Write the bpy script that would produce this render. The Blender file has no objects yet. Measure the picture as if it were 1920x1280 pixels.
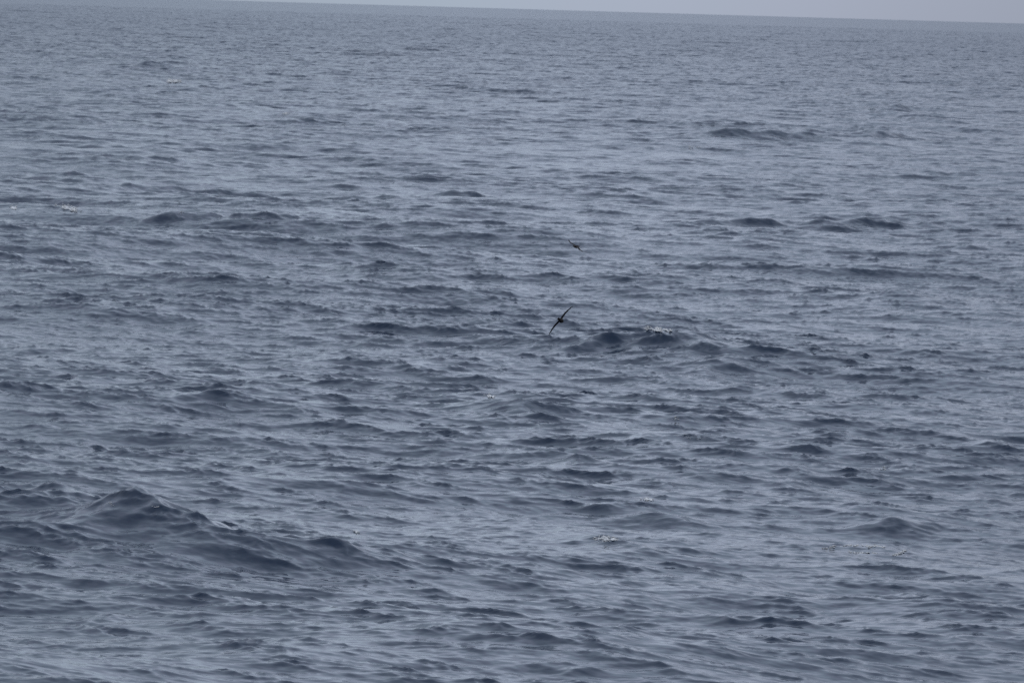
import bpy, bmesh, math, random
import numpy as np
from mathutils import Matrix, Vector

random.seed(7)
rng = np.random.default_rng(42)
scene = bpy.context.scene
COL = scene.collection

# ------------------------------------------------------------------ camera
FPX = 16000.0                       # 300 mm on a 36 mm sensor, in pixels of the 1920 px photograph
CAM_H = 12.0
PITCH = math.atan(626.0 / FPX)
ROLL = math.radians(1.66)
cam_data = bpy.data.cameras.new("camera")
cam = bpy.data.objects.new("camera", cam_data)
COL.objects.link(cam)
cam_data.sensor_width = 36.0
cam_data.lens = 300.0
cam_data.clip_start = 1.0
cam_data.clip_end = 120000.0
cam.matrix_world = (Matrix.Translation((0, 0, CAM_H)) @ Matrix.Rotation(math.pi / 2 - PITCH, 4, 'X')
                    @ Matrix.Rotation(ROLL, 4, 'Z'))
cam_data.dof.use_dof = True
cam_data.dof.focus_distance = 225.0
cam_data.dof.aperture_fstop = 9.0
scene.camera = cam
CM = cam.matrix_world.to_3x3()
CMN = np.array(CM)

def ray(px, py):
    return CM @ Vector(((px - 960) / FPX, -(py - 640) / FPX, -1.0))

def at_depth(px, py, d):
    return Vector((0, 0, CAM_H)) + ray(px, py) * d

def on_plane(px, py, z=0.0):
    r = ray(px, py)
    t = (z - CAM_H) / r.z
    return (r.x * t, r.y * t)

def to_pixel(x, y, z):
    p = np.stack([x, y, z - CAM_H], -1) @ CMN      # world -> camera (inverse of a rotation)
    return 960 + FPX * p[..., 0] / -p[..., 2], 640 - FPX * p[..., 1] / -p[..., 2]

# ------------------------------------------------------------------ world: overcast sky over a Nishita sky
SUN_EL, SUN_AZ = math.radians(62), math.radians(150)     # azimuth from +Y, towards +X
world = bpy.data.worlds.new("World")
scene.world = world
world.use_nodes = True
nt = world.node_tree
nt.nodes.clear()
N = nt.nodes.new
out = N('ShaderNodeOutputWorld')
bg = N('ShaderNodeBackground')
bg.inputs['Strength'].default_value = 0.1
nis = N('ShaderNodeTexSky')
nis.sky_type = 'NISHITA'
nis.sun_disc = False
nis.sun_elevation = SUN_EL
nis.sun_rotation = SUN_AZ
tc = N('ShaderNodeTexCoord')
sep = N('ShaderNodeSeparateXYZ')
nt.links.new(tc.outputs['Generated'], sep.inputs[0])
ramp = N('ShaderNodeValToRGB')
cr = ramp.color_ramp
stops = [(0.0, (0.395, 0.440, 0.542)), (0.07, (0.565, 0.630, 0.785)), (0.35, (0.49, 0.555, 0.715)), (1.0, (0.42, 0.48, 0.63))]
cr.elements[0].position = stops[0][0]
cr.elements[0].color = (*stops[0][1], 1)
cr.elements[1].position = 1.0
cr.elements[1].color = (*stops[3][1], 1)
for p, c in stops[1:3]:
    e = cr.elements.new(p)
    e.color = (*c, 1)
nt.links.new(sep.outputs['Z'], ramp.inputs[0])
# broad cloud tone
cl = N('ShaderNodeTexNoise')
cl.inputs['Scale'].default_value = 2.2
cl.inputs['Detail'].default_value = 5
mr = N('ShaderNodeMapRange')
mr.inputs['From Min'].default_value = 0.3
mr.inputs['From Max'].default_value = 0.7
mr.inputs['To Min'].default_value = 9.3
mr.inputs['To Max'].default_value = 10.7
nt.links.new(tc.outputs['Generated'], cl.inputs['Vector'])
nt.links.new(cl.outputs['Fac'], mr.inputs['Value'])
# clouds differ a little in hue; the sky is dimmed sideways to imitate lens vignetting
hue = N('ShaderNodeTexNoise')
hue.inputs['Scale'].default_value = 14.0
hue.inputs['Detail'].default_value = 4
nt.links.new(tc.outputs['Generated'], hue.inputs['Vector'])
tint = N('ShaderNodeValToRGB')
tint.color_ramp.elements[0].position = 0.38
tint.color_ramp.elements[0].color = (0.93, 1.0, 0.985, 1)
tint.color_ramp.elements[1].position = 0.62
tint.color_ramp.elements[1].color = (0.985, 0.98, 1.0, 1)
nt.links.new(hue.outputs['Fac'], tint.inputs[0])
tm = N('ShaderNodeVectorMath')
tm.operation = 'MULTIPLY'
nt.links.new(ramp.outputs['Color'], tm.inputs[0])
nt.links.new(tint.outputs['Color'], tm.inputs[1])
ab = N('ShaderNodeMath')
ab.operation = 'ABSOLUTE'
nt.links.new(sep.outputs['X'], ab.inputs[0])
thin = N('ShaderNodeMapRange')  # added brightness falloff to both sides, standing in for lens darkening
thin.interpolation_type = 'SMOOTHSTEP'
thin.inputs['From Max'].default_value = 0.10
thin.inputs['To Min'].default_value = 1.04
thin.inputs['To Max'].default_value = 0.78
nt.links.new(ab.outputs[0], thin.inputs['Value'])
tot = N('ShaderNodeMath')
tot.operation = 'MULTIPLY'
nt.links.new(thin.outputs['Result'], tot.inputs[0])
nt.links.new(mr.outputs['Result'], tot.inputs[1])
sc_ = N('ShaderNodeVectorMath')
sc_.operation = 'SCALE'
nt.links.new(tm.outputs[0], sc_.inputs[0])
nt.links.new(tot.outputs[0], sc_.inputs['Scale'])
mix = N('ShaderNodeMix')
mix.data_type = 'RGBA'
mix.inputs['Factor'].default_value = 0.95
nt.links.new(nis.outputs['Color'], mix.inputs['A'])
nt.links.new(sc_.outputs[0], mix.inputs['B'])
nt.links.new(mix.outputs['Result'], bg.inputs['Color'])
nt.links.new(bg.outputs[0], out.inputs[0])

sun_d = bpy.data.lights.new("sun", 'SUN')
sun_d.energy = 0.6
sun_d.angle = math.radians(25)
sun_d.color = (1.0, 0.97, 0.93)
sun = bpy.data.objects.new("sun", sun_d)
COL.objects.link(sun)
sun.location = (0, 0, 100)
sd = Vector((math.sin(SUN_AZ) * math.cos(SUN_EL), math.cos(SUN_AZ) * math.cos(SUN_EL), math.sin(SUN_EL)))
sun.rotation_euler = sd.to_track_quat('Z', 'Y').to_euler()

vs = scene.view_settings
vs.view_transform = 'Standard'
vs.look = 'None'
vs.exposure = 0.0
vs.gamma = 1.0
vs.use_curve_mapping = False
scene.cycles.use_denoising = False
scene.cycles.max_bounces = 4

# ------------------------------------------------------------------ sea: directional wind-sea tiles (FFT)
WIND = math.radians(228)            # waves run towards here (from far right to near left)

def sea_tile(L, n, lam_min, lam_max, spread, seed, tilt=0.0):
    """height and horizontal displacement of a periodic sea L metres wide, S(k) ~ k^-4"""
    r = np.random.default_rng(seed)
    k1 = np.fft.fftfreq(n, L / n) * 2 * np.pi
    kx, ky = np.meshgrid(k1, k1, indexing='ij')
    k = np.hypot(kx, ky)
    k[0, 0] = 1
    th = np.arctan2(ky, kx) - (WIND + tilt)
    c = np.cos(th)
    D = np.where(c > 0, np.abs(c) ** spread, 0) + 0.02
    kp = 2 * np.pi / (42.0 if L > 1000 else 12.0)
    S = k ** -4.0 * np.exp(-1.25 * (kp / k) ** 2) * D
    w = 1 / (1 + (k * lam_min / (2 * np.pi)) ** 10) * 1 / (1 + (2 * np.pi / (k * lam_max)) ** 10)
    S *= w
    S[0, 0] = 0
    dk = 2 * np.pi / L
    H = np.sqrt(S) * dk * (r.standard_normal((n, n)) + 1j * r.standard_normal((n, n)))
    f = n * n
    h = np.real(np.fft.ifft2(H)) * f
    dx = np.real(np.fft.ifft2(1j * kx / k * H)) * f
    dy = np.real(np.fft.ifft2(1j * ky / k * H)) * f
    return [a.astype(np.float32) for a in (h, dx, dy)]

def sample(tile, L, x, y, rot=0.0):
    n = tile.shape[0]
    u = (x * (n / L)) % n
    v = (y * (n / L)) % n
    i = np.floor(u).astype(np.int32)
    j = np.floor(v).astype(np.int32)
    fu = (u - i).astype(np.float32)
    fv = (v - j).astype(np.float32)
    fu = fu * fu * (3 - 2 * fu) * 0.0 + fu
    i %= n
    j %= n
    i2 = (i + 1) % n
    j2 = (j + 1) % n
    return (tile[i, j] * (1 - fu) * (1 - fv) + tile[i2, j] * fu * (1 - fv) + tile[i, j2] * (1 - fu) * fv + tile[i2, j2] * fu * fv)

AMP = 0.055                          # one scale for the whole spectrum
# (L, n, shortest, longest wave, spread, seed, offset, tile turned by, last distance at which the mesh carries it, gain, chop)
BANDS = [(1310.0, 1024, 14.0, 90.0, 14, 17, 0.0, 0.35, 90000.0, 1.15, 1.0),
         (311.0, 1024, 2.8, 14.0, 8, 11, 31.0, 0.62, 90000.0, 1.25, 1.2),
         (83.0, 1024, 0.75, 2.8, 7, 12, 7.0, -0.41, 3500.0, 1.5, 1.15),
         (19.0, 1024, 0.20, 0.75, 5, 13, 3.0, 1.13, 700.0, 2.05, 0.75)]
CHOP = 1.0

# ---- grid: a fan of rows reaching the horizon, fine where the lens looks, coarse beside and behind
APEX = -20.0
rows = [-12.0]
while rows[-1] < 120:
    rows.append(rows[-1] + 4.0)
rows = [r for r in rows if r < 128]
d = 130.0
while d < 9000:
    rows.append(d)
    d += 0.095 * (d / 150.0) ** 1.02
while d < 60000:
    rows.append(d)
    d *= 1.006
rows = np.array(rows)
core = np.arange(-0.072, 0.072, 1.12e-4)
side = [0.072]
st = 1.6e-4
while side[-1] < 1.6:
    side.append(side[-1] + st)
    st *= 1.09
side = np.array(side)
cols = np.concatenate([-side[::-1], core[1:], side])
NR, NC = len(rows), len(cols)
print("sea grid", NR, NC, NR * NC)
Y0 = np.repeat(rows[:, None], NC, 1).astype(np.float64)
X0 = (Y0 - APEX) * cols[None, :]
X0 *= 1.0
Z = np.zeros((NR, NC), np.float32)
DX = np.zeros((NR, NC), np.float32)
DY = np.zeros((NR, NC), np.float32)
# ---- single waves of the photograph, each a ridge standing where the photo shows it
# ([crest points in the photo], height, front width, back width)
WAVES = [
    ([(-260, 880), (-60, 905), (60, 920), (150, 932), (220, 942), (300, 954), (400, 974), (440, 981), (570, 978), (650, 985), (735, 1003)], 1.05, 4.4, 1.6),
    ([(150, 990), (260, 985), (380, 1005), (480, 1018)], .34, 1.6, .9),
    ([(1070, 638), (1105, 626), (1160, 624), (1230, 617), (1290, 620), (1340, 634), (1410, 642)], .55, 2.0, 1.1),
    ([(1180, 655), (1230, 652), (1290, 655)], .25, 1.2, .8),
    ([(170, 348), (250, 337), (330, 350), (430, 343), (520, 358)], .85, 4.5, 2.5),
    ([(90, 330), (160, 328), (220, 336)], .5, 3, 2),
    ([(1280, 243), (1380, 242), (1490, 246), (1560, 256)], 1.1, 7, 4),
    ([(1560, 254), (1650, 243), (1700, 252), (1740, 268)], 1.0, 7, 4),
    ([(-30, 398), (40, 389), (100, 388), (160, 400), (240, 409)], .70, 2.6, 1.4),
    ([(285, 410), (340, 400), (420, 412)], .5, 2.4, 1.4), ([(440, 404), (500, 399), (560, 412)], .45, 2.4, 1.4),
    ([(1245, 690), (1310, 680), (1395, 682)], .42, 1.8, .9), ([(1355, 710), (1410, 696), (1455, 714)], .36, 1.5, .8),
    ([(890, 742), (940, 744), (1000, 757), (1080, 775), (1140, 792)], .42, 1.4, .9),
    ([(1035, 870), (1110, 855), (1175, 870)], .34, 1.3, .8), ([(815, 835), (858, 825), (930, 842)], .28, 1.0, .7),
    ([(1070, 998), (1100, 1004), (1160, 1010), (1190, 1018), (1225, 1030)], .38, .9, .6), ([(1230, 1031), (1280, 1028), (1330, 1035)], .20, .7, .5),
    ([(1165, 934), (1240, 941), (1300, 955), (1340, 968)], .34, 1.2, .8), ([(990, 947), (1040, 938), (1075, 944)], .25, .9, .6),
    ([(1090, 944), (1140, 938), (1190, 944)], .22, .9, .6),
    ([(985, 655), (1016, 636), (1052, 658)], .40, 1.1, .8), ([(820, 1030), (900, 1028), (1000, 1053), (1070, 1068)], .26, .9, .7),
    ([(1630, 562), (1690, 562), (1770, 577)], .45, 1.8, 1.1), ([(1590, 978), (1655, 963), (1760, 988)], .35, 1.3, .8),
    ([(320, 768), (430, 756), (530, 768)], .34, 1.5, .9), ([(1320, 808), (1370, 797), (1450, 810)], .32, 1.4, .9),
    ([(1050, 1262), (1095, 1256), (1150, 1264)], .20, .6, .4), ([(770, 516), (880, 518), (1000, 532)], .5, 2.4, 1.4),
    ([(1500, 418), (1600, 408), (1720, 412), (1785, 426)], .50, 3.0, 2), ([(1250, 788), (1300, 783), (1370, 793)], .28, 1.0, .7),
    ([(1290, 412), (1400, 410), (1480, 412)], .6, 3, 1.8), ([(1635, 203), (1670, 197), (1710, 203)], 1.2, 9, 5),
    ([(580, 1064), (628, 1047), (685, 1066)], .24, .8, .6), ([(1770, 836), (1830, 836), (1900, 850)], .36, 1.2, .8),
    ([(1630, 1120), (1690, 1112), (1790, 1140)], .26, 1.0, .7), ([(1040, 470), (1090, 462), (1165, 482)], .55, 2.2, 1.3),
    ([(220, 126), (290, 120), (375, 134)], 1.6, 15, 8), ([(120, 706), (180, 698), (230, 708)], .3, 1.2, .8),
    ([(630, 668), (680, 655), (740, 672)], .36, 1.3, .8), ([(1240, 510), (1310, 506), (1360, 518)], .4, 2, 1.2),
    ([(540, 228), (600, 222), (660, 232)], 1.0, 8, 4), ([(740, 262), (780, 256), (850, 266)], .8, 6, 4),
    ([(30, 655), (80, 650), (140, 660)], .3, 1.2, .8), ([(1120, 1096), (1150, 1086), (1200, 1100)], .22, .7, .5),
    ([(1730, 330), (1790, 326), (1850, 334)], .6, 4, 2.4), ([(820, 350), (860, 347), (900, 356)], .5, 3, 2),
]

def add_wave(points, A, wf, wb, flat=None):
    side_on = points[0][1] < 470     # far crests stand side on to the lens
    if side_on:
        A, wf, wb, flat = A * 0.95, wf * 0.55, wb * 0.8, 0.6
    xs_ = np.array([p[0] for p in points], float)
    ys_ = np.array([p[1] for p in points], float)
    wide = xs_[-1] - xs_[0]
    lin = np.polyfit([xs_[0], xs_[-1]], [ys_[0], ys_[-1]], 1)
    dev = ys_ - np.polyval(lin, xs_)
    if wide < 230:                  # a single hump: its peak is height, not distance
        ys_ = np.polyval(lin, xs_) + dev.min()
        pw = 1.3
    else:
        ys_ = np.polyval(lin, xs_) + dev.mean() + 0.45 * (dev - dev.mean())
        pw = 0.8 if wide < 600 else 0.5
    pw = flat or pw
    P = []
    for px, py in zip(xs_, ys_):
        z0 = A * 0.8
        for _ in range(3):          # the swell already under the crest
            gx, gy = on_plane(px, py, z0)
            i = min(int(np.searchsorted(rows, gy)), NR - 5)
            j = min(max(int(np.searchsorted(cols, gx / (gy - APEX))), 10), NC - 10)
            z0 = A * 0.8 + float(ZSW[i, j])
        P.append((gx, gy))
    if side_on:
        ym = sum(p[1] for p in P) / len(P)
        P = [(p[0] * (ym - APEX) / (p[1] - APEX), ym + 0.10 * (p[1] - ym)) for p in P]
    ys = [p[1] for p in P]
    a, b = P[0], P[-1]
    l = math.hypot(b[0] - a[0], b[1] - a[1])
    tx, ty = (b[0] - a[0]) / l, (b[1] - a[1]) / l
    pu = np.array([(p[0] - a[0]) * tx + (p[1] - a[1]) * ty for p in P])
    pv = np.array([(p[0] - a[0]) * ty - (p[1] - a[1]) * tx for p in P])
    pu = np.maximum.accumulate(pu + np.arange(len(pu)) * 1e-3)
    pv = np.clip(pv, -0.22 * l, 0.22 * l)
    r0, r1 = np.searchsorted(rows, [min(ys) - 8 * wf - 3, max(ys) + 8 * wb + 3])
    ts = [p[0] / (p[1] - APEX) for p in P]
    m = 6 * (wf + wb) / (min(ys) - APEX)
    c0, c1 = np.searchsorted(cols, [min(ts) - m, max(ts) + m])
    x = X0[r0:r1, c0:c1] + 1.8 * DX[r0:r1, c0:c1] - a[0]
    y = Y0[r0:r1, c0:c1] + 1.8 * DY[r0:r1, c0:c1] - a[1]
    u = x * tx + y * ty
    v = x * ty - y * tx
    gu = np.linspace(-0.3 * l, 1.3 * l, 321)
    gv = np.interp(gu, pu, pv)
    kern = np.exp(-np.linspace(-2.2, 2.2, 41) ** 2)
    gv = np.convolve(np.pad(gv, 20, mode='edge'), kern / kern.sum(), 'valid')
    gv += min(0.22 * wf, 0.016 * l) * (np.sin(gu / l * 13 + a[0]) + 0.4 * np.sin(gu / l * 31 + a[1]))
    sg = v - np.interp(u, gu, gv)
    al = u / l
    env = np.sin(np.pi * np.clip(al * 0.9 + 0.05, 0, 1)) ** pw
    if wide > 600:
        f_ = np.clip((1.03 - al) / 0.20, 0, 1)
        env = env * f_ * f_ * (3 - 2 * f_)
    e = 0.14 * wf
    s2 = np.sqrt(sg * sg + e * e) - e
    prof = np.where(sg > 0, np.exp(-s2 / wf) - 0.25 * np.exp(-((sg - 2.6 * wf) / (1.3 * wf)) ** 2) * np.clip(sg / wf, 0, 1), np.exp(-s2 / wb))
    brk = 0.86 + 0.14 * np.sin(al * (25 if wide > 230 else 9) + A * 90)
    Z[r0:r1, c0:c1] += (A * env * brk * prof).astype(np.float32)

g = np.random.default_rng(3).standard_normal((256, 256))
kk = np.hypot(*np.meshgrid(np.fft.fftfreq(256, 1 / 256), np.fft.fftfreq(256, 1 / 256), indexing='ij'))
GUST = np.real(np.fft.ifft2(np.fft.fft2(g) * np.exp(-(kk / 26.0) ** 2))).astype(np.float32)
GUST /= GUST.std()
for (L, n, l0, l1, spr, seed, off, rot, far, gain, chop) in BANDS:
    t = sea_tile(L, n, l0, l1, spr, seed, -rot)
    r1 = int(np.searchsorted(rows, far))
    fade = np.clip((far - rows[:r1]) / (far * 0.5), 0, 1).astype(np.float32)[:, None] * AMP * gain
    ca, sa = math.cos(rot), math.sin(rot)
    for a in range(0, r1, 400):
        b = min(a + 400, r1)
        x, y = X0[a:b] + off, Y0[a:b] + off * 2
        x, y = x * ca + y * sa, -x * sa + y * ca
        f = fade[a:b]
        if l1 < 3:                  # short waves ride up on the crests of the long ones and come in gusts
            gust = sample(GUST, 900.0, x, y)
            if l1 < 2:
                f = f * np.clip(0.75 + 0.60 * (Z[a:b] - ZA[a:b]) / ZBS + 0.12 * gust + 0.25 * np.clip(ZA[a:b] / ZS - 1.5, 0, 3), 0.25, 1.95)
            else:
                f = f * np.clip(1.0 + 0.20 * ZA[a:b] / ZS + 0.20 * gust, 0.5, 1.6)
        Z[a:b] += sample(t[0], L, x, y) * f
        u, v = sample(t[1], L, x, y) * f * chop, sample(t[2], L, x, y) * f * chop
        DX[a:b] += u * ca - v * sa
        DY[a:b] += u * sa + v * ca
    del t
    if 6 < l1 < 20:
        ZS = float(Z[40:3000].std())
        ZSW = Z.copy()
        for wp, wA, wF, wB in WAVES:
            width = wp[-1][0] - wp[0][0]
            add_wave(wp, wA * (1.0 if wp[0][1] < 470 else 0.5 if width < 130 else 0.72 if width < 260 else 0.9), wF * 0.75, wB * 0.8)
        ZA = Z.copy()
    elif 2 < l1 < 6:
        ZBS = float((Z - ZA)[40:2000].std())
print("sea rms", Z[20:].std())

X = X0 + CHOP * DX
Y = Y0 + CHOP * DY
co = np.empty((NR, NC, 3), np.float32)
co[..., 0] = X
co[..., 1] = Y
co[..., 2] = Z

idx = np.arange(NR * NC, dtype=np.int32).reshape(NR, NC)
quads = np.stack([idx[:-1, :-1], idx[:-1, 1:], idx[1:, 1:], idx[1:, :-1]], -1).reshape(-1)
nq = (NR - 1) * (NC - 1)
me = bpy.data.meshes.new("water")
me.vertices.add(NR * NC)
me.vertices.foreach_set("co", co.reshape(-1))
me.loops.add(nq * 4)
me.loops.foreach_set("vertex_index", quads)
me.polygons.add(nq)
me.polygons.foreach_set("loop_start", np.arange(0, nq * 4, 4, dtype=np.int32))
me.update(calc_edges=True)
me.shade_smooth()
water = bpy.data.objects.new("water", me)
COL.objects.link(water)
water["kind"] = "structure"
water["label"] = "slate blue open sea with choppy wind waves out to the horizon"
del quads

# ---- water material: dark body, sky reflection, capillary slopes too small for the mesh
def new_mat(name):
    m = bpy.data.materials.new(name)
    m.use_nodes = True
    return m, m.node_tree, m.node_tree.nodes['Principled BSDF']

wm, nt, bs = new_mat("sea_water")
N = nt.nodes.new
K = nt.links.new
bs.inputs['Base Color'].default_value = (0.010, 0.024, 0.050, 1)
bs.inputs['Roughness'].default_value = 0.08
bs.inputs['IOR'].default_value = 1.333
geo = N('ShaderNodeNewGeometry')

def slope_layer(scale, stretch, rot, detail, gain):
    mp = N('ShaderNodeMapping')
    mp.vector_type = 'TEXTURE'
    mp.inputs['Rotation'].default_value = (0, 0, rot)
    mp.inputs['Scale'].default_value = (1.0 / scale, stretch / scale, 1.0 / scale)
    K(geo.outputs['Position'], mp.inputs['Vector'])
    nz = N('ShaderNodeTexNoise')
    nz.noise_dimensions = '2D'
    nz.inputs['Scale'].default_value = 1.0
    nz.inputs['Detail'].default_value = detail
    nz.inputs['Roughness'].default_value = 0.6
    K(mp.outputs[0], nz.inputs['Vector'])
    sub = N('ShaderNodeVectorMath')
    sub.operation = 'SUBTRACT'
    sub.inputs[1].default_value = (0.5, 0.5, 0.5)
    K(nz.outputs['Color'], sub.inputs[0])
    mul = N('ShaderNodeVectorMath')
    mul.operation = 'MULTIPLY'
    mul.inputs[1].default_value = (gain, gain, 0)
    K(sub.outputs[0], mul.inputs[0])
    return mul

def add(a, b):
    n = N('ShaderNodeVectorMath')
    n.operation = 'ADD'
    K(a.outputs[0] if hasattr(a, 'outputs') else a, n.inputs[0])
    K(b.outputs[0] if hasattr(b, 'outputs') else b, n.inputs[1])
    return n

l1 = slope_layer(5.0, 3.0, WIND, 2, 0.24)
l2 = slope_layer(1.6, 1.6, WIND + 0.25, 3, 0.12)
# beyond the reach of the fine mesh the missing metre-long waves come in as slopes
l3 = slope_layer(0.6, 2.0, WIND, 4, 1.0)
sp_ = N('ShaderNodeSeparateXYZ')
K(geo.outputs['Position'], sp_.inputs[0])
far_ = N('ShaderNodeMapRange')
far_.inputs['From Min'].default_value = 250.0
far_.inputs['From Max'].default_value = 2200.0
far_.inputs['To Max'].default_value = 1.5
K(sp_.outputs['Y'], far_.inputs['Value'])
l3s = N('ShaderNodeVectorMath')
l3s.operation = 'SCALE'
K(l3.outputs[0], l3s.inputs[0])
K(far_.outputs['Result'], l3s.inputs['Scale'])
rgh = N('ShaderNodeMapRange')
rgh.inputs['From Min'].default_value = 400.0
rgh.inputs['From Max'].default_value = 3000.0
rgh.inputs['To Min'].default_value = 0.08
rgh.inputs['To Max'].default_value = 0.19
K(sp_.outputs['Y'], rgh.inputs['Value'])
K(rgh.outputs['Result'], bs.inputs['Roughness'])
s = add(add(add(l1, l2), l3s), geo.outputs['Normal'])
nm = N('ShaderNodeVectorMath')
nm.operation = 'NORMALIZE'
K(s.outputs[0], nm.inputs[0])
K(nm.outputs[0], bs.inputs['Normal'])
me.materials.append(wm)

# ------------------------------------------------------------------ whitecaps: clumps of foam riding on the crests
fm, nt, bs = new_mat("sea_foam")
bs.inputs['Base Color'].default_value = (0.90, 0.90, 0.88, 1)
bs.inputs['Roughness'].default_value = 0.7
nz = nt.nodes.new('ShaderNodeTexNoise')
nz.inputs['Scale'].default_value = 25
bmp = nt.nodes.new('ShaderNodeBump')
bmp.inputs['Strength'].default_value = 0.5
nt.links.new(nz.outputs['Fac'], bmp.inputs['Height'])
nt.links.new(bmp.outputs[0], bs.inputs['Normal'])

ico = bmesh.new()
bmesh.ops.create_icosphere(ico, subdivisions=2, radius=1.0)
ICO_V = np.array([v.co[:] for v in ico.verts])
ICO_F = [[v.index for v in f.verts] for f in ico.faces]
ico.free()

def surface_points(cx, cy, rx, ry, tilt, n, seed):
    """points of the sea surface that the photo shows inside a slanted ellipse"""
    r = np.random.default_rng(seed)
    gx, gy = on_plane(cx, cy, 0.3)
    sp = (rx + 10) / FPX * gy
    r0, r1 = np.searchsorted(rows, [gy - 40 - gy * 0.03, gy + 40 + gy * 0.05])
    t0 = gx / (gy - APEX)
    m = (rx + 30) / FPX * 1.3 + 0.003
    c0, c1 = np.searchsorted(cols, [t0 - m, t0 + m])
    x, y, z = X[r0:r1, c0:c1], Y[r0:r1, c0:c1], co[r0:r1, c0:c1, 2]
    px, py = to_pixel(x, y, z.astype(np.float64))
    # only what is not hidden behind a nearer crest
    top = np.minimum.accumulate(py, axis=0)
    vis = py <= top + 0.6
    ca, sa = math.cos(tilt), math.sin(tilt)
    u = ((px - cx) * ca + (py - cy) * sa) / rx
    v = (-(px - cx) * sa + (py - cy) * ca) / ry
    ok = vis & (u * u + v * v < 1)
    q = np.argwhere(ok)
    if len(q) == 0:
        return []
    pyv = py[ok]
    wgt = np.ones(len(q))
    # even out over the picture height: nearer-vertical faces carry few grid points
    h, e = np.histogram(pyv, bins=8)
    b = np.clip(np.digitize(pyv, e) - 1, 0, 7)
    wgt = 1.0 / h[b]
    # broken into lumps along the crest
    uu = u[ok]
    wgt = wgt * np.clip(0.55 + 0.6 * np.sin(uu * 9 + seed) + 0.45 * np.sin(uu * 21 + seed * 2), 0.02, 2) * (1.05 - np.abs(uu))
    wgt /= wgt.sum()
    pick = r.choice(len(q), size=n, p=wgt)
    return [(float(x[i, j]), float(y[i, j]), float(z[i, j])) for i, j in q[pick]]

def foam_film(cx, cy, rx, ry, tilt, seed):
    """the sheet of foam lying on the water between the lumps: grid faces of the sea lifted a few millimetres"""
    gx, gy = on_plane(cx, cy, 0.3)
    r0, r1 = np.searchsorted(rows, [gy - 40 - gy * 0.03, gy + 40 + gy * 0.05])
    t0 = gx / (gy - APEX)
    m = (rx + 30) / FPX * 1.3 + 0.003
    c0, c1 = np.searchsorted(cols, [t0 - m, t0 + m])
    x, y, z = X[r0:r1, c0:c1], Y[r0:r1, c0:c1], co[r0:r1, c0:c1, 2]
    px, py = to_pixel(x, y, z.astype(np.float64))
    vis = py <= np.minimum.accumulate(py, axis=0) + 0.6
    ca, sa = math.cos(tilt), math.sin(tilt)
    u = ((px - cx) * ca + (py - cy) * sa) / rx
    v = (-(px - cx) * sa + (py - cy) * ca) / ry
    edge = 0.62 + 0.22 * np.sin(u * 11 + seed) + 0.18 * np.sin(u * 27 + 2 * seed) + 0.10 * np.sin(x * 60 + y * 31)
    ok = vis & (u * u + v * v < edge * 0.8)
    f = ok[:-1, :-1] & ok[:-1, 1:] & ok[1:, 1:] & ok[1:, :-1]
    ids = np.full(ok.shape, -1)
    used = np.zeros(ok.shape, bool)
    used[:-1, :-1] |= f
    used[:-1, 1:] |= f
    used[1:, 1:] |= f
    used[1:, :-1] |= f
    ids[used] = np.arange(used.sum())
    r = np.random.default_rng(seed)
    pts = np.stack([x[used], y[used], z[used] + 0.008 + 0.006 * r.random(int(used.sum()))], 1)
    q = np.argwhere(f)
    faces = [[int(ids[i, j]), int(ids[i, j + 1]), int(ids[i + 1, j + 1]), int(ids[i + 1, j])] for i, j in q]
    return pts, faces

def whitecap(cx, cy, rx, ry, tilt, n, size, lift, label, seed, name="whitecap", flat=0.6):
    pts = surface_points(cx, cy, rx, ry, math.radians(tilt), n, seed)
    if not pts:
        print("no surface for", label)
        return
    r = np.random.default_rng(seed + 100)
    P = np.array(pts)
    base = P.mean(0)
    V, F, k = [], [], 0
    if n >= 60:
        fp, ff = foam_film(cx, cy, rx, ry, math.radians(tilt), seed)
        if len(ff):
            V.append(fp - base)
            F += ff
            k = len(fp)
    for p in P:
        s = 0.75 * size * r.uniform(0.35, 1.0) ** 1.5
        noise = 1 + 0.28 * r.standard_normal((len(ICO_V), 1))
        sh = np.array([r.uniform(1.0, 2.0), r.uniform(1.0, 2.4), flat * r.uniform(0.7, 1.2)])
        a = r.uniform(0, math.pi)
        vv = ICO_V * sh * s * noise
        c_, s_ = math.cos(a), math.sin(a)
        vv = np.stack([vv[:, 0] * c_ - vv[:, 1] * s_, vv[:, 0] * s_ + vv[:, 1] * c_, vv[:, 2]], 1)
        up = lift * abs(r.standard_normal()) * s
        V.append(vv + p - base + np.array([0, 0, up]))
        F += [[i + k for i in f] for f in ICO_F]
        k += len(ICO_V)
    m = bpy.data.meshes.new(name)
    m.from_pydata(np.concatenate(V).tolist(), [], F)
    m.shade_smooth()
    m.materials.append(fm)
    o = bpy.data.objects.new(name, m)
    COL.objects.link(o)
    o.location = base
    o["label"] = label
    o["category"] = "whitecap"
    o["group"] = "whitecaps breaking on the sea"
    return o

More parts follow.
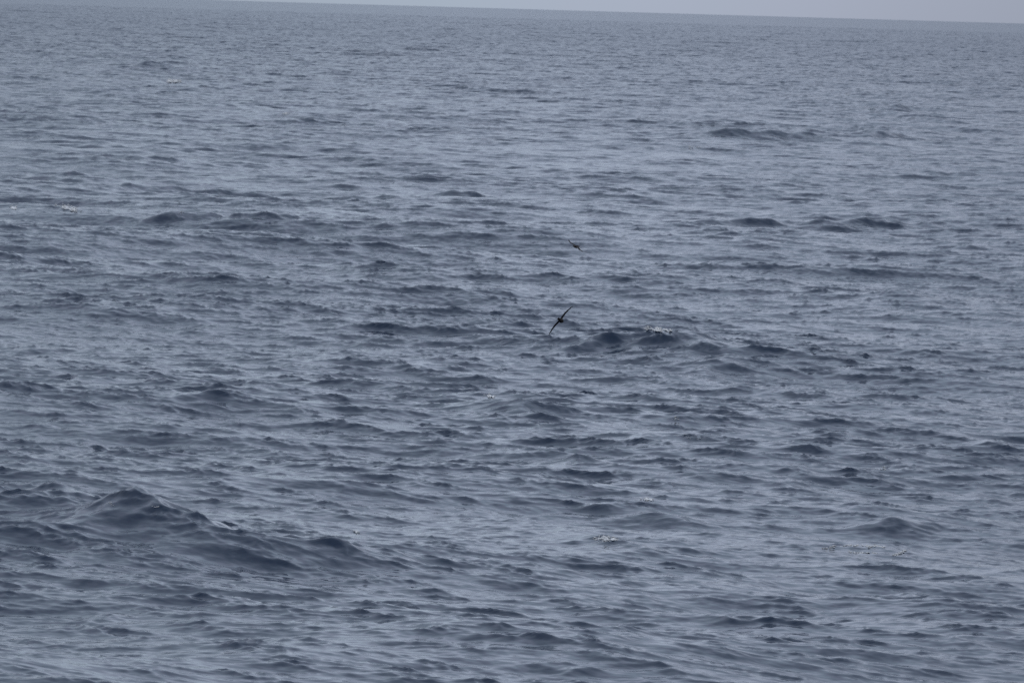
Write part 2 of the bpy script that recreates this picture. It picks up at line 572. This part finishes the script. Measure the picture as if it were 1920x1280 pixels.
CAPS = [
    # cx, cy, rx, ry, tilt, n, size, lift, label
    (1232, 618, 30, 5, 3, 420, .030, 1.0, "white foam along the dark crest just right of the nearer bird"),
    (1136, 1010, 28, 4.5, 1, 420, .020, 1.0, "bright compact white foam on a small dark foreground crest, right of the long swell"),
    (1214, 936, 16, 3.5, 4, 130, .016, 1.0, "small thin white foam on the crest above and right of the bright foreground whitecap"),
    (128, 391, 27, 4.5, 14, 260, .038, 2.0, "splashing white foam tumbling off the right end of the dark crest at far left"),
    (26, 390, 10, 4, 5, 60, .030, 2.0, "tiny splash of foam at the left border on the dark crest beside the tumbling whitecap"),
    (325, 153, 16, 3.0, 2, 420, .15, 0.8, "distant pale foam streak at upper left below the horizon, largest of the far whitecaps"),
    (536, 213, 8, 2.0, 0, 60, .07, 0.6, "faint distant foam fleck right of and below the pale upper left streak"),
    (918, 742, 14, 4.0, 12, 90, .020, 1.2, "thin white foam on the tip of the sloping crest below the two birds"),
    (1292, 818, 32, 4.0, 8, 50, .014, 0.4, "faint leftover foam specks on smooth water below the small sparkling crest"),
    (1268, 784, 9, 3.5, 0, 60, .015, 1.2, "small sparkling foam tip above the faint leftover specks"),
    (1655, 878, 10, 3.5, 0, 55, .014, 1.2, "foam sparkles on the ragged crest at right, between midwater and foreground"),
    (1305, 277, 26, 2.5, 2, 45, .05, 0.6, "pale thin foam trace on a far wave below the long dark distant crest"),
    (340, 399, 7, 3.0, 0, 30, .024, 1.5, "fleck of foam on the second crest right of the tumbling left whitecap"),
    (668, 997, 9, 3.0, 25, 60, .014, 1.0, "slender foam edge at the right shoulder of the long dark foreground swell"),
    (208, 945, 9, 2.5, 15, 40, .012, 1.0, "foam glints on the left part of the long dark foreground swell"),
    (298, 952, 14, 2.5, 12, 60, .012, 1.0, "foam glints on the middle crest of the long dark foreground swell"),
    (1600, 87, 6, 1.6, 0, 20, .12, 0.4, "tiny far foam dot near the horizon at right"),
    (1590, 177, 6, 1.6, 0, 20, .08, 0.4, "tiny foam dot in the distance at right, below the one near the horizon"),
]
for i, c in enumerate(CAPS):
    whitecap(*c, seed=20 + i)

# leftover foam film: curved thin streaks on smooth water at lower right
streaks = [([(1560, 1024), (1610, 1022), (1635, 1024)], 40), ([(1628, 1026), (1642, 1022), (1660, 1026)], 50),
           ([(1675, 1040), (1690, 1036), (1696, 1030)], 70), ([(1545, 1028), (1565, 1024)], 20), ([(1590, 1034), (1640, 1037)], 30)]
V, F, k = [], [], 0
r = np.random.default_rng(5)
base = None
for pts, n in streaks:
    for q in range(n):
        a = r.uniform(0, len(pts) - 1)
        i = int(a)
        f = a - i
        px = pts[i][0] * (1 - f) + pts[i + 1][0] * f + r.normal() * 1.5
        py = pts[i][1] * (1 - f) + pts[i + 1][1] * f + r.normal() * 0.5
        got = surface_points(px, py, 2.0, 1.2, 0, 1, 900 + q)
        if not got:
            continue
        p = np.array(got[0])
        if base is None:
            base = p
        vv = ICO_V * np.array([.030, .030, .010]) * r.uniform(.4, 1) * (1 + .25 * r.standard_normal((len(ICO_V), 1)))
        V.append(vv + p - base + np.array([0, 0, 0.004]))
        F += [[i_ + k for i_ in f_] for f_ in ICO_F]
        k += len(ICO_V)
if V:
    m = bpy.data.meshes.new("foam_streak")
    m.from_pydata(np.concatenate(V).tolist(), [], F)
    m.shade_smooth()
    m.materials.append(fm)
    o = bpy.data.objects.new("foam_streak", m)
    COL.objects.link(o)
    o.location = base
    o["label"] = "curved thin streaks of leftover white foam on smooth water at lower right"
    o["category"] = "foam"
    o["kind"] = "stuff"

# ------------------------------------------------------------------ seabirds
bm_, nt, bs = new_mat("bird_plumage")
bs.inputs['Roughness'].default_value = 0.65
tcn = nt.nodes.new('ShaderNodeTexCoord')
nz = nt.nodes.new('ShaderNodeTexNoise')
nz.inputs['Scale'].default_value = 22
nz.inputs['Detail'].default_value = 4
rp = nt.nodes.new('ShaderNodeValToRGB')
rp.color_ramp.elements[0].position = 0.35
rp.color_ramp.elements[0].color = (0.010, 0.0075, 0.007, 1)
rp.color_ramp.elements[1].position = 0.7
rp.color_ramp.elements[1].color = (0.030, 0.021, 0.016, 1)
nt.links.new(tcn.outputs['Object'], nz.inputs['Vector'])
nt.links.new(nz.outputs['Fac'], rp.inputs[0])
nt.links.new(rp.outputs[0], bs.inputs['Base Color'])
blm, _, bs2 = new_mat("bird_bill")
bs2.inputs['Base Color'].default_value = (0.02, 0.02, 0.022, 1)
bs2.inputs['Roughness'].default_value = 0.35

def loft(bm, rings):
    prev = None
    first = None
    for ring in rings:
        vs_ = [bm.verts.new(p) for p in ring]
        if prev:
            n = len(vs_)
            for i in range(n):
                bm.faces.new((prev[i], prev[(i + 1) % n], vs_[(i + 1) % n], vs_[i]))
        else:
            bm.faces.new(vs_[::-1])
        prev = vs_
    bm.faces.new(prev)

def lerp_tab(tab, x):
    for a, b in zip(tab, tab[1:]):
        if x <= b[0]:
            f = (x - a[0]) / (b[0] - a[0])
            f = f * f * (3 - 2 * f) * 0.5 + f * 0.5
            return [p + (q - p) * f for p, q in zip(a[1:], b[1:])]
    return list(tab[-1][1:])

def seabird(name, label, wing_z_left, wing_z_right, chord_scale=1.0, girth=1.0):
    bm = bmesh.new()
    # body: x, half width, half height, z centre ; bill -> tail
    body = [(-0.215, .034, .004, .004), (-0.17, .030, .010, .004), (-0.12, .032, .026, .000), (-0.05, .050, .048, -.008), (0.03, .056, .055, -.010),
            (0.09, .045, .045, -.004), (0.13, .030, .031, .004), (0.165, .027, .028, .010), (0.190, .018, .019, .008), (0.203, .0085, .009, .004),
            (0.232, .0055, .006, .001), (0.240, .004, .006, -.004)]
    xs = np.linspace(-0.215, 0.240, 44)
    rings = []
    for x in xs:
        w, h, zc = lerp_tab(body, x)
        w, h = w * girth, h * girth
        rings.append([(x, w * math.cos(a), zc + h * math.sin(a)) for a in np.linspace(0, 2 * math.pi, 21)[:-1]])
    loft(bm, rings)
    # wings: span fraction, leading edge x, chord, thickness
    plan = [(0, .070, .125, .020), (.12, .085, .118, .018), (.38, .105, .108, .015), (.48, .108, .102, .013), (.75, .050, .072, .009), (.93, -.015, .038, .006), (1.0, -.055, .010, .004)]
    for side_, zt in ((1, wing_z_left), (-1, wing_z_right)):
        rings = []
        for f in np.linspace(0, 1, 34):
            le, ch, th = lerp_tab(plan, f)
            ch *= chord_scale
            th *= chord_scale
            z, = lerp_tab(zt, f)
            y = side_ * (0.01 + 0.515 * f)
            ring = []
            for a in np.linspace(0, 2 * math.pi, 17)[:-1]:
                cx_ = 0.5 + 0.5 * math.cos(a)
                ring.append((le - ch * (1 - cx_), y, z + 0.5 * th * math.sin(a) * (0.35 + 0.65 * math.sqrt(cx_)) + 0.10 * ch * cx_ * (1 - cx_)))
            rings.append(ring)
        loft(bm, rings)
    bmesh.ops.recalc_face_normals(bm, faces=bm.faces)
    tmp = bpy.data.meshes.new("t")
    bm.to_mesh(tmp)
    bm.free()
    o = bpy.data.objects.new("t", tmp)
    COL.objects.link(o)
    md = o.modifiers.new("r", 'REMESH')
    md.mode = 'VOXEL'
    md.voxel_size = 0.0022
    md.use_smooth_shade = True
    dg = bpy.context.evaluated_depsgraph_get()
    m = bpy.data.meshes.new_from_object(o.evaluated_get(dg))
    bpy.data.objects.remove(o)
    m.name = name
    m.materials.clear()
    m.materials.append(bm_)
    m.materials.append(blm)
    for p in m.polygons:
        if p.center.x > 0.204:
            p.material_index = 1
    b = bpy.data.objects.new(name, m)
    COL.objects.link(b)
    b["label"] = label
    b["category"] = "seabird"
    b["group"] = "dark seabirds gliding over the sea"
    return b

def orient(o, X_, Y_, loc, pre):
    """X_ (head) and Y_ (left wing) as directions seen by the lens -> a world pose"""
    Yv = Vector(Y_).normalized()
    Xv = Vector(X_)
    Xv = (Xv - Yv * Xv.dot(Yv)).normalized()
    Zv = Xv.cross(Yv)
    R = Matrix((Xv, Yv, Zv)).transposed()
    o.matrix_world = Matrix.Translation(loc) @ (CM @ R @ pre).to_4x4()

near = seabird("seabird", "larger dark brown seabird banking steeply on long bowed wings near the middle",
               [(0, .012), (.2, .036), (.42, .052), (.6, .040), (.8, .006), (1.0, -.040)],
               [(0, .012), (.2, .040), (.42, .056), (.6, .044), (.8, .010), (1.0, -.036)], chord_scale=1.08, girth=1.15)
ang = math.radians(49.8)
c_, s_ = math.cos(ang), math.sin(ang)
orient(near, (0.0, 0, -1), (-c_, -s_, 0), at_depth(1051.2, 600.2, 233.0),
       Matrix.Rotation(math.radians(-4), 3, 'Z') @ Matrix.Rotation(math.radians(24), 3, 'Y'))

far = seabird("seabird", "smaller farther dark seabird, wings slanting down to the right, above the larger bird",
              [(0, .010), (.25, .002), (.5, -.028), (.75, -.045), (1.0, -.020)],
              [(0, .010), (.25, .026), (.5, .026), (.75, .030), (1.0, .062)], chord_scale=1.1, girth=1.1)
orient(far, (-.68, 0, .73), (.68, -.42, .60), at_depth(1080.6, 461.9, 330.0), Matrix.Identity(3))
